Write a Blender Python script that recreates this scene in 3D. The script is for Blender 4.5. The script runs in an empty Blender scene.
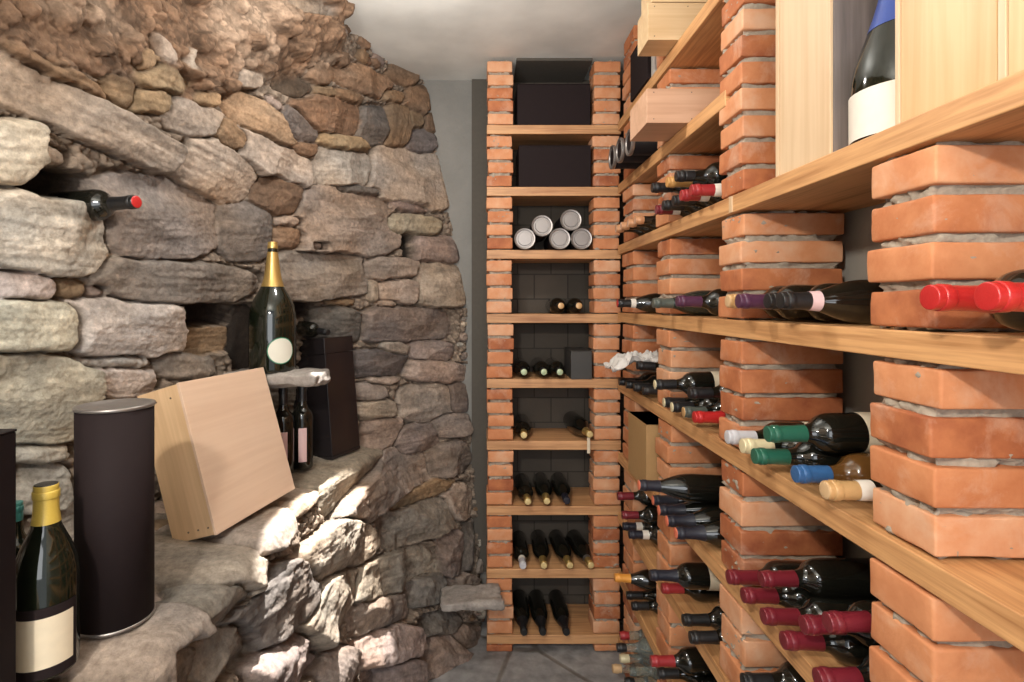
import bpy, math, random
import numpy as np
from mathutils import Vector, Matrix, Quaternion
random.seed(7)
S = bpy.context.scene
COL = S.collection
F0, CX, CY, EYE = 545.0, 484.0, 304.0, 1.6      # focal length and principal point in pixels, eye height

# ------------------------------------------------------------------ camera
cam = bpy.data.cameras.new('camera'); camo = bpy.data.objects.new('camera', cam); COL.objects.link(camo)
camo.location = (0, 0, EYE); camo.rotation_euler = (math.pi/2, 0, 0)
cam.sensor_width = 36; cam.lens = F0/1024*36
cam.shift_x = (512-CX)/1024; cam.shift_y = -(341-CY)/1024
cam.clip_start = .02
S.camera = camo
# ------------------------------------------------------------------ world, lights, exposure
W = bpy.data.worlds.new('world'); S.world = W; W.use_nodes = True
W.node_tree.nodes['Background'].inputs[0].default_value = (.90, .95, 1, 1)
W.node_tree.nodes['Background'].inputs[1].default_value = .72
def area(name, loc, target, size, power, col, sy=None):
    l = bpy.data.lights.new(name, 'AREA'); l.energy = power; l.color = col; l.size = size
    if sy: l.shape = 'RECTANGLE'; l.size_y = sy
    o = bpy.data.objects.new(name, l); COL.objects.link(o); o.location = loc
    o.rotation_euler = (Vector(target)-Vector(loc)).to_track_quat('-Z', 'Y').to_euler(); return o
area('doorway_light', (-.1, -1.9, 1.7), (.1, 1.5, 1.5), 1.5, 26, (.95, .97, 1), 1.7)
def spot(name, loc, target, power, ang, blend, r, col):
    l = bpy.data.lights.new(name, 'SPOT'); l.energy = power; l.color = col; l.spot_size = math.radians(ang)
    l.spot_blend = blend; l.shadow_soft_size = r
    o = bpy.data.objects.new(name, l); COL.objects.link(o); o.location = loc
    o.rotation_euler = (Vector(target)-Vector(loc)).to_track_quat('-Z', 'Y').to_euler(); return o
def point(name, loc, power, r, col):
    l = bpy.data.lights.new(name, 'POINT'); l.energy = power; l.color = col; l.shadow_soft_size = r
    o = bpy.data.objects.new(name, l); COL.objects.link(o); o.location = loc; return o
point('lamp_light', (-.45, -.35, 2.20), 72, .045, (1, .93, .83))
point('ceiling_fill_light', (-.24, 1.47, 2.45), 17, .025, (1, .96, .90))  # added fill light just out of view, brightens the ceiling
sb = spot('sunbeam', (-.43, 1.62, 2.66), (-.46, 1.62, .80), 900, 29, .2, .012, (1, .96, .9))
sb.rotation_euler = (0, math.atan2(.03, 1.86), 0); sb.scale = (.32, 1, 1)
S.view_settings.view_transform = 'Standard'; S.view_settings.look = 'None'
S.view_settings.gamma = 1; S.view_settings.use_curve_mapping = False
S.view_settings.exposure = .2

# ------------------------------------------------------------------ helpers
def PX(px, py, Y): return ((px-CX)/F0*Y, Y, EYE-(py-CY)/F0*Y)
def link_mesh(name, V, F, mat, parent=None, smooth=False, attrs=None, col=None):
    me = bpy.data.meshes.new(name); me.from_pydata([tuple(map(float, v)) for v in V], [], [tuple(map(int, f)) for f in F])
    me.update()
    if mat: me.materials.append(mat)
    if smooth: me.polygons.foreach_set('use_smooth', [True]*len(me.polygons))
    if attrs:
        for k, a in attrs.items():
            at = me.attributes.new(k, 'FLOAT', 'POINT'); at.data.foreach_set('value', np.asarray(a, dtype=np.float32))
    o = bpy.data.objects.new(name, me); COL.objects.link(o)
    if parent: o.parent = parent
    return o
def tag(o, label=None, cat=None, group=None, kind=None):
    if label: o['label'] = label
    if cat: o['category'] = cat
    if group: o['group'] = group
    if kind: o['kind'] = kind
    return o
def empty(name, loc=(0, 0, 0), label=None, cat=None, group=None):
    o = bpy.data.objects.new(name, None); o.empty_display_size = .02; COL.objects.link(o); o.location = loc
    return tag(o, label, cat, group)
def hsh(ix, iy, iz, seed=0):
    h = (ix.astype(np.int64)*374761393 + iy.astype(np.int64)*668265263 + iz.astype(np.int64)*2147483647 + seed*974711) & 0xffffffff
    h = ((h ^ (h >> 13))*1274126177) & 0xffffffff
    h = h ^ (h >> 16)
    return (h & 0xffffff)/float(0xffffff)
def vnoise(x, y, z, seed=0):
    ix, iy, iz = np.floor(x), np.floor(y), np.floor(z)
    fx, fy, fz = x-ix, y-iy, z-iz
    fx, fy, fz = [f*f*(3-2*f) for f in (fx, fy, fz)]
    r = 0
    for a in (0, 1):
        for b in (0, 1):
            for c in (0, 1):
                w = (fx if a else 1-fx)*(fy if b else 1-fy)*(fz if c else 1-fz)
                r = r+w*hsh(ix+a, iy+b, iz+c, seed)
    return r*2-1
def fbm(x, y, z, oct=4, seed=0):
    r, a, f = 0, .5, 1.
    for k in range(oct):
        r = r+a*vnoise(x*f, y*f, z*f, seed+k*17); a *= .5; f *= 2.03
    return r
def axis_pts(h, r, n):
    r = min(r, h*.8)
    inner = list(np.linspace(-h+r, h-r, n+1))
    return [-h, -h+r*.45]+inner+[h-r*.45, h]
def rbox(dim, r, n=(4, 4, 4), amp=0, freq=20, seed=0):
    """rounded box as arrays, centred at the origin; optional noise"""
    h = np.array(dim)/2; A = [axis_pts(h[i], r, n[i]) for i in range(3)]
    idx = {}; V = []; Fc = []
    def vid(i, j, k):
        key = (i, j, k)
        if key not in idx: idx[key] = len(V); V.append((A[0][i], A[1][j], A[2][k]))
        return idx[key]
    N = [len(a)-1 for a in A]
    for i in range(N[0]):
        for j in range(N[1]):
            Fc.append((vid(i, j, 0), vid(i, j+1, 0), vid(i+1, j+1, 0), vid(i+1, j, 0)))
            Fc.append((vid(i, j, N[2]), vid(i+1, j, N[2]), vid(i+1, j+1, N[2]), vid(i, j+1, N[2])))
    for i in range(N[0]):
        for k in range(N[2]):
            Fc.append((vid(i, 0, k), vid(i+1, 0, k), vid(i+1, 0, k+1), vid(i, 0, k+1)))
            Fc.append((vid(i, N[1], k), vid(i, N[1], k+1), vid(i+1, N[1], k+1), vid(i+1, N[1], k)))
    for j in range(N[1]):
        for k in range(N[2]):
            Fc.append((vid(0, j, k), vid(0, j, k+1), vid(0, j+1, k+1), vid(0, j+1, k)))
            Fc.append((vid(N[0], j, k), vid(N[0], j+1, k), vid(N[0], j+1, k+1), vid(N[0], j, k+1)))
    V = np.array(V, float)
    q = np.clip(V, -(h-r), h-r); d = V-q; L = np.linalg.norm(d, axis=1, keepdims=True); L[L == 0] = 1
    nrm = d/L
    # inside a flat face only one axis is beyond the clamp, so this keeps it flat
    V = q+nrm*r
    if amp:
        s = seed*3.7
        f = fbm(V[:, 0]*freq+s, V[:, 1]*freq+s*1.3, V[:, 2]*freq-s, 4, seed)
        V = V+nrm*(f*amp)[:, None]
    return V, Fc
class MB:
    def __init__(s): s.V = []; s.F = []; s.T = []; s.n = 0
    def add(s, V, F, tone=.5, M=None):
        V = np.asarray(V, float)
        if M is not None:
            m = np.array(M); V = V@m[:3, :3].T+m[:3, 3]
        s.V.append(V); s.F += [tuple(i+s.n for i in f) for f in F]; s.T += [tone]*len(V); s.n += len(V)
    def box(s, lo, hi, r=.001, n=(1, 1, 1), tone=.5, amp=0, freq=20, seed=0):
        lo, hi = np.array(lo, float), np.array(hi, float)
        V, F = rbox(hi-lo, r, n, amp, freq, seed); s.add(V+(lo+hi)/2, F, tone)
    def build(s, name, mat, parent=None, smooth=False):
        o = link_mesh(name, np.concatenate(s.V), s.F, mat, parent, smooth, {'tone': s.T})
        return o
def boxobj(name, lo, hi, mat, parent=None, r=.001, **k):
    m = MB(); m.box(lo, hi, r, **k); return m.build(name, mat, parent)
def lathe(prof, n=28):
    V = []; F = []; rings = []
    for r, z in prof:
        if r < 1e-6: rings.append([len(V)]); V.append((0, 0, z))
        else:
            st = len(V); V += [(r*math.cos(2*math.pi*i/n), r*math.sin(2*math.pi*i/n), z) for i in range(n)]
            rings.append(list(range(st, st+n)))
    for a, b in zip(rings, rings[1:]):
        for i in range(n):
            j = (i+1) % n
            if len(a) == 1 and len(b) == 1: continue
            if len(a) == 1: F.append((a[0], b[j], b[i]))
            elif len(b) == 1: F.append((a[i], a[j], b[0]))
            else: F.append((a[i], a[j], b[j], b[i]))
    return V, F

# ------------------------------------------------------------------ materials
MATS = {}
def newmat(name):
    m = bpy.data.materials.new(name); m.use_nodes = True; nt = m.node_tree
    return m, nt, nt.nodes['Principled BSDF']
def N(nt, t, **kw):
    n = nt.nodes.new(t)
    for k, v in kw.items():
        if k in n.inputs: n.inputs[k].default_value = v
        else: setattr(n, k, v)
    return n
def plain(name, col, rough=.5, metal=0, spec=.5, coat=0, trans=0, bump=0, bscale=60, var=0):
    if name in MATS: return MATS[name]
    m, nt, b = newmat(name); b.inputs['Base Color'].default_value = (*col, 1); b.inputs['Roughness'].default_value = rough
    b.inputs['Metallic'].default_value = metal; b.inputs['Specular IOR Level'].default_value = spec
    b.inputs['Coat Weight'].default_value = coat; b.inputs['Transmission Weight'].default_value = trans
    tc = N(nt, 'ShaderNodeTexCoord'); no = N(nt, 'ShaderNodeTexNoise', Scale=bscale, Detail=4.)
    nt.links.new(tc.outputs['Object'], no.inputs['Vector'])
    if var:
        mx = N(nt, 'ShaderNodeMix', data_type='RGBA'); mx.inputs[6].default_value = (*[c*(1-var) for c in col], 1); mx.inputs[7].default_value = (*[min(1, c*(1+var)) for c in col], 1)
        nt.links.new(no.outputs['Fac'], mx.inputs[0]); nt.links.new(mx.outputs[2], b.inputs['Base Color'])
    if bump:
        bp = N(nt, 'ShaderNodeBump', Strength=bump, Distance=.002); nt.links.new(no.outputs['Fac'], bp.inputs['Height']); nt.links.new(bp.outputs['Normal'], b.inputs['Normal'])
    MATS[name] = m; return m
def ramp(nt, stops):
    r = N(nt, 'ShaderNodeValToRGB'); e = r.color_ramp.elements
    while len(e) < len(stops): e.new(.5)
    for i, (p, c) in enumerate(stops): e[i].position = p; e[i].color = (*c, 1)
    return r
def wood(name, c0, c1, axis, scale=1., rough=.5, c2=None):
    m, nt, b = newmat(name); L = nt.links.new
    tc = N(nt, 'ShaderNodeTexCoord'); mp = N(nt, 'ShaderNodeMapping')
    sc = [34*scale]*3; sc[axis] = 1.6*scale; mp.inputs['Scale'].default_value = sc
    L(tc.outputs['Object'], mp.inputs['Vector'])
    no = N(nt, 'ShaderNodeTexNoise', Scale=1., Detail=6., Roughness=.62, Distortion=.7); L(mp.outputs[0], no.inputs['Vector'])
    mp2 = N(nt, 'ShaderNodeMapping'); sc2 = [170*scale]*3; sc2[axis] = 7*scale; mp2.inputs['Scale'].default_value = sc2
    L(tc.outputs['Object'], mp2.inputs['Vector'])
    n2 = N(nt, 'ShaderNodeTexNoise', Scale=1., Detail=3.); L(mp2.outputs[0], n2.inputs['Vector'])
    n3 = N(nt, 'ShaderNodeTexNoise', Scale=5., Detail=2.); L(tc.outputs['Object'], n3.inputs['Vector'])
    add = N(nt, 'ShaderNodeMath', operation='MULTIPLY_ADD'); add.inputs[1].default_value = .45
    L(n2.outputs['Fac'], add.inputs[0]); L(no.outputs['Fac'], add.inputs[2])
    add2 = N(nt, 'ShaderNodeMath', operation='MULTIPLY_ADD'); add2.inputs[1].default_value = .35
    L(n3.outputs['Fac'], add2.inputs[0]); L(add.outputs[0], add2.inputs[2])
    r = ramp(nt, [(.62, c0), (.82, [(a+q)/2 for a, q in zip(c0, c1)]), (1., c1)]); L(add2.outputs[0], r.inputs[0])
    L(r.outputs[0], b.inputs['Base Color']); b.inputs['Roughness'].default_value = rough
    bp = N(nt, 'ShaderNodeBump', Strength=.25, Distance=.001); L(n2.outputs['Fac'], bp.inputs['Height']); L(bp.outputs[0], b.inputs['Normal'])
    return m
def brickmat():
    m, nt, b = newmat('brick'); L = nt.links.new
    at = N(nt, 'ShaderNodeAttribute'); at.attribute_name = 'tone'
    tc = N(nt, 'ShaderNodeTexCoord')
    n1 = N(nt, 'ShaderNodeTexNoise', Scale=14., Detail=5., Roughness=.6); L(tc.outputs['Object'], n1.inputs['Vector'])
    ma = N(nt, 'ShaderNodeMath', operation='MULTIPLY_ADD'); ma.inputs[1].default_value = .75; L(n1.outputs['Fac'], ma.inputs[0]); L(at.outputs['Fac'], ma.inputs[2])
    r = ramp(nt, [(.25, (.27, .068, .025)), (.5, (.48, .165, .062)), (.75, (.62, .265, .12)), (1.05, (.70, .40, .24))]); L(ma.outputs[0], r.inputs[0])
    # pale lime haze patches
    n2 = N(nt, 'ShaderNodeTexNoise', Scale=9., Detail=7., Roughness=.65, Distortion=.5)
    mp = N(nt, 'ShaderNodeMapping'); mp.inputs['Location'].default_value = (3, 5, 1); L(tc.outputs['Object'], mp.inputs['Vector']); L(mp.outputs[0], n2.inputs['Vector'])
    rp = ramp(nt, [(.52, (0, 0, 0)), (.72, (.6, .6, .6))]); L(n2.outputs['Fac'], rp.inputs[0])
    mx = N(nt, 'ShaderNodeMix', data_type='RGBA'); L(rp.outputs[0], mx.inputs[0]); L(r.outputs[0], mx.inputs[6]); mx.inputs[7].default_value = (.66, .44, .31, 1)
    L(mx.outputs[2], b.inputs['Base Color']); b.inputs['Roughness'].default_value = .72
    n3 = N(nt, 'ShaderNodeTexNoise', Scale=160., Detail=4.); L(tc.outputs['Object'], n3.inputs['Vector'])
    bp = N(nt, 'ShaderNodeBump', Strength=.35, Distance=.0015); L(n3.outputs['Fac'], bp.inputs['Height']); L(bp.outputs[0], b.inputs['Normal'])
    return m
M_brick = brickmat()
M_mortar = plain('mortar', (.36, .30, .235), .95, bump=1., bscale=120, var=.35)
M_oakY = wood('oak_along', (.34, .145, .05), (.66, .36, .155), 1)
M_oakX = wood('oak_across', (.32, .14, .055), (.62, .335, .155), 0)
M_ply = wood('plywood', (.66, .46, .33), (.74, .54, .40), 1, .5, .45)
M_plyside = wood('plywood_edge', (.58, .37, .20), (.76, .52, .31), 2, .5, .4)
M_pine = wood('pine', (.54, .33, .14), (.68, .45, .23), 2, .6, .45)
M_pinepale = wood('pale_pine', (.56, .38, .22), (.68, .50, .32), 2, .5, .45)
M_pineH = wood('pine_planks', (.56, .37, .19), (.70, .51, .30), 0, .5, .45)
M_greyplank = wood('grey_plank', (.09, .075, .07), (.20, .165, .15), 2, .6, .6)
M_black = plain('black_card', (.010, .007, .008), .5, spec=.2, var=.2)
M_dark = plain('charcoal_card', (.018, .012, .0125), .75, spec=.12, var=.1)
M_brownbox = plain('brown_card', (.40, .24, .10), .7, var=.08)
M_pinkwood = wood('reddish_plywood', (.50, .29, .18), (.62, .38, .25), 0, .6, .5)
M_glass = plain('dark_bottle_glass', (.008, .008, .006), .06, spec=.6, coat=.3)
M_glassG = plain('green_black_glass', (.007, .009, .005), .07, spec=.6, coat=.3)
M_glassB = plain('brown_glass', (.10, .045, .012), .05, spec=.6)
M_clear = plain('clear_glass', (.80, .86, .80), .03, trans=.9)
M_pale = plain('smoky_glass', (.022, .027, .022), .12, spec=.6)
M_white = plain('white_paper', (.74, .68, .60), .7, var=.05)
M_cream = plain('cream_paper', (.72, .62, .46), .7, var=.08)
M_pink = plain('pink_paper', (.70, .48, .48), .6)
M_silver = plain('silver_tin', (.30, .275, .26), .38, metal=.75)
M_grey = plain('light_grey_card', (.42, .39, .36), .7)
def foil(n, c, r=.32): return plain(n, c, r, metal=.15, spec=.6, coat=.2, bump=.25, bscale=300)
CAP = {
 'red': foil('red_foil', (.34, .025, .03)), 'bright red': foil('bright_red_foil', (.50, .022, .022)),
 'dark red': foil('wine_red_foil', (.17, .014, .024)), 'black': foil('black_foil', (.011, .011, .012), .42),
 'dark blue': foil('navy_foil', (.012, .013, .024), .5), 'blue': foil('blue_foil', (.035, .12, .30)),
 'green': foil('green_foil', (.02, .12, .075)), 'purple': foil('purple_foil', (.085, .028, .065)),
 'gold': foil('gold_foil', (.62, .42, .14), .3), 'tan': foil('tan_foil', (.55, .33, .14)), 'orange': foil('orange_foil', (.85, .36, .06)),
 'silver': foil('silver_foil', (.62, .62, .66), .25), 'cream': foil('cream_foil', (.75, .66, .42)), 'copper': foil('copper_foil', (.55, .28, .14)),
 'ivory': foil('pale_gold_foil', (.72, .56, .26), .4), 'yellow': foil('yellow_foil', (.62, .44, .08), .45), 'pale green': foil('pale_green_foil', (.42, .50, .30)), 'grey': foil('grey_foil', (.09, .105, .09)),
 'ochre': foil('ochre_foil', (.60, .32, .10)),
 'cork': plain('cork', (.55, .36, .19), .8), 'glassy': M_clear, 'teal': foil('teal_foil', (.05, .22, .20)),
}
CAP['gold'].node_tree.nodes['Principled BSDF'].inputs['Metallic'].default_value = .75
M_redend = plain('red_white_end', (.72, .18, .10), .5)

# ------------------------------------------------------------------ setting
def plaster(name, c, bumps=.3, blocks=False):
    m, nt, b = newmat(name); L = nt.links.new; tc = N(nt, 'ShaderNodeTexCoord')
    n = N(nt, 'ShaderNodeTexNoise', Scale=3.5, Detail=6.); L(tc.outputs['Object'], n.inputs['Vector'])
    r = ramp(nt, [(.3, [x*.82 for x in c]), (.7, [min(1, x*1.1) for x in c])]); L(n.outputs['Fac'], r.inputs[0]); L(r.outputs[0], b.inputs['Base Color'])
    b.inputs['Roughness'].default_value = .9
    n2 = N(nt, 'ShaderNodeTexNoise', Scale=22., Detail=7.); L(tc.outputs['Object'], n2.inputs['Vector'])
    h = n2.outputs['Fac']
    if blocks:
        mp = N(nt, 'ShaderNodeMapping'); mp.inputs['Rotation'].default_value = (math.pi/2, 0, 0); L(tc.outputs['Object'], mp.inputs['Vector'])
        br = N(nt, 'ShaderNodeTexBrick', Scale=1.); br.inputs['Brick Width'].default_value = .17; br.inputs['Row Height'].default_value = .125; br.inputs['Mortar Size'].default_value = .0035
        br.inputs['Color1'].default_value = (1, 1, 1, 1); br.inputs['Color2'].default_value = (.8, .8, .8, 1); br.inputs['Mortar'].default_value = (.45, .45, .45, 1)
        L(mp.outputs[0], br.inputs['Vector'])
        mx = N(nt, 'ShaderNodeMix', data_type='RGBA', blend_type='MULTIPLY'); mx.inputs[0].default_value = 1
        L(r.outputs[0], mx.inputs[6]); L(br.outputs['Color'], mx.inputs[7]); L(mx.outputs[2], b.inputs['Base Color'])
    bp = N(nt, 'ShaderNodeBump', Strength=bumps, Distance=.01); L(h, bp.inputs['Height']); L(bp.outputs[0], b.inputs['Normal'])
    return m
M_ceil = plaster('white_plaster', (.84, .86, .83), .08)
M_backw = plaster('grey_plaster', (.22, .215, .20), .9)
M_block = plaster('grey_blocks', (.085, .070, .055), .3, True)
M_rightw = plaster('cellar_wall_plaster', (.38, .36, .32), .3)
def struct(o): o['kind'] = 'structure'; return o
ZC = 2.735
struct(boxobj('ceiling', (-1.5, -1.0, ZC), (1.2, 3.0, ZC+.1), M_ceil))
struct(boxobj('wall_right', (.872, -1.0, -.1), (1.0, 3.0, ZC+.05), M_rightw))
struct(boxobj('wall_back', (-.6, 2.764, -.1), (.06, 2.95, ZC+.05), M_backw))
struct(boxobj('trim_1', (.06, 2.764, -.1), (.9, 2.95, ZC+.04), M_block))
struct(boxobj('trim_2', (-.062, 2.748, .25), (.03, 2.765, ZC-.001), plain('dark_matt', (.085, .075, .062), .9, var=.15)))  # thin dark strip on the back wall, left of the back rack
# floor of dark slate slabs
struct(boxobj('trim_3', (.150, 2.512, 2.722), (.500, 2.763, 2.7345), plain('dark_matt', (.085, .075, .062), .9)))  # thin dark sheet just under the ceiling, above the back rack
def floormat():
    m, nt, b = newmat('slate_floor'); L = nt.links.new; tc = N(nt, 'ShaderNodeTexCoord')
    v = N(nt, 'ShaderNodeTexVoronoi', feature='DISTANCE_TO_EDGE', Scale=2.6); L(tc.outputs['Object'], v.inputs['Vector'])
    n = N(nt, 'ShaderNodeTexNoise', Scale=16., Detail=8.); L(tc.outputs['Object'], n.inputs['Vector'])
    r = ramp(nt, [(.3, (.17, .165, .165)), (.7, (.36, .35, .345))]); L(n.outputs['Fac'], r.inputs[0])
    r2 = ramp(nt, [(.012, (.62, .57, .52)), (.035, (1, 1, 1))]); L(v.outputs['Distance'], r2.inputs[0])
    mx = N(nt, 'ShaderNodeMix', data_type='RGBA', blend_type='MULTIPLY'); mx.inputs[0].default_value = 1
    L(r.outputs[0], mx.inputs[6]); L(r2.outputs[0], mx.inputs[7]); L(mx.outputs[2], b.inputs['Base Color']); b.inputs['Roughness'].default_value = .7
    ad = N(nt, 'ShaderNodeMath', operation='MULTIPLY_ADD'); ad.inputs[1].default_value = 1.; L(n.outputs['Fac'], ad.inputs[0]); L(r2.outputs[0], ad.inputs[2])
    bp = N(nt, 'ShaderNodeBump', Strength=.7, Distance=.01); L(ad.outputs[0], bp.inputs['Height']); L(bp.outputs[0], b.inputs['Normal'])
    return m
M_floor = floormat()
struct(boxobj('floor', (-1.5, -1.0, -.1), (1.2, 3.0, 0), M_floor))

# ------------------------------------------------------------------ rough stone wall
YS = 2.0
C = {
 0: (ZC+.03, [(-1.0,-.9),(-.97,.4),(-.9,.9),(-.80,1.3),(-.70,1.7),(-.59,2.03),(-.51,2.35),(-.41,2.6),(-.3,2.74),(-.2,2.84)]),
 1: (1.62, [(-1.04,-.9),(-1.03,.4),(-1.01,.9),(-.95,1.3),(-.85,1.7),(-.70,2.05),(-.47,2.35),(-.29,2.56),(-.13,2.7),(.02,2.84)]),
 2: (1.02, [(-1.02,-.9),(-1.02,.4),(-1.01,.9),(-1.0,1.3),(-.92,1.7),(-.81,2.05),(-.46,2.35),(-.26,2.56),(-.11,2.7),(.02,2.84)]),
 3: (.985, [(-.57,-.9),(-.57,.4),(-.56,.9),(-.565,1.3),(-.55,1.7),(-.49,2.05),(-.40,2.35),(-.24,2.55),(-.10,2.69),(.02,2.84)]),
 4: (-.05, [(-.44,-.9),(-.44,.4),(-.45,.9),(-.43,1.3),(-.36,1.7),(-.27,2.05),(-.16,2.35),(-.06,2.5),(.0,2.65),(.03,2.84)]),
}
def catmull(P, t):
    P = np.array(P); n = len(P)-1; x = t*n; i = np.clip(np.floor(x).astype(int), 0, n-1); f = (x-i)[:, None]
    g = lambda k: P[np.clip(k, 0, n)]
    p0, p1, p2, p3 = g(i-1), g(i), g(i+1), g(i+2)
    return .5*((2*p1)+(-p0+p2)*f+(2*p0-5*p1+4*p2-p3)*f*f+(-p0+3*p1-3*p2+p3)*f**3)
# parameter t along the wall: coarse before the picture, fine inside it
tA = np.linspace(0, 1.55/9, 60)[:-1]; tB = np.linspace(1.55/9, 1, 800)
T = np.concatenate([tA, tB]); NU = len(T)
rows = []; vlist = []; vv = 0.
segs = [(0, 1, 310), (1, 2, 175), (2, 3, 95), (3, 4, 280)]
curves = {k: np.concatenate([catmull(c[1], T), np.full((NU, 1), c[0])], 1) for k, c in C.items()}
grid = []; band = []
for a, b_, n in segs:
    for q in range(n):
        f = q/n; grid.append(curves[a]*(1-f)+curves[b_]*f); band.append(a+f)
grid.append(curves[4]); band.append(4.)
G = np.array(grid); NV = len(G); band = np.array(band)      # NV x NU x 3
K = 8                                                        # soften the ledge corners
Gp = np.pad(G, ((K, K), (0, 0), (0, 0)), 'edge'); G = sum(Gp[i:i+NV] for i in range(2*K+1))/(2*K+1)
# metric
ref = G[:, :, :]
dU = np.linalg.norm(np.diff(curves[1][:, :2], axis=0), axis=1); U = np.concatenate([[0], np.cumsum(dU)])
mid = NU*2//3
dV = np.linalg.norm(np.diff(G[:, mid], axis=0), axis=1); Vv = np.concatenate([[0], np.cumsum(dV)])
UU, VV = np.meshgrid(U, Vv)
gu = np.gradient(G, axis=1); gv = np.gradient(G, axis=0); nr = np.cross(gu, gv)
nr /= np.linalg.norm(nr, axis=2, keepdims=True)+1e-9
if nr[NV//4, mid, 0] < 0: nr = -nr
ppx = CX+G[:, :, 0]/np.maximum(G[:, :, 1], .05)*F0; ppy = CY+(EYE-G[:, :, 2])/np.maximum(G[:, :, 1], .05)*F0
vis = G[:, :, 1] > .5
def inv(x, y):
    d = (ppx-x)**2+(ppy-y)**2+np.where(vis, 0, 1e6)
    m = d.min(); cand = np.where(d < m+9, G[:, :, 1], 99); j, i = np.unravel_index(np.argmin(cand), cand.shape)
    d2 = np.where(np.abs(G[:, :, 1]-G[j, i, 1]) < .1, d, 1e9); j, i = np.unravel_index(np.argmin(d2), d2.shape)
    return np.array([U[i], Vv[j]])
colr = {'L': (.50, .445, .38), 'G': (.25, .205, .172), 'D': (.15, .128, .112), 'B': (.215, .14, .088), 'T': (.285, .195, .12), 'P': (.35, .275, .22), 'Q': (.35, .28, .225), 'K': (.10, .07, .05), 'H': (.04, .03, .025)}
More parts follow.
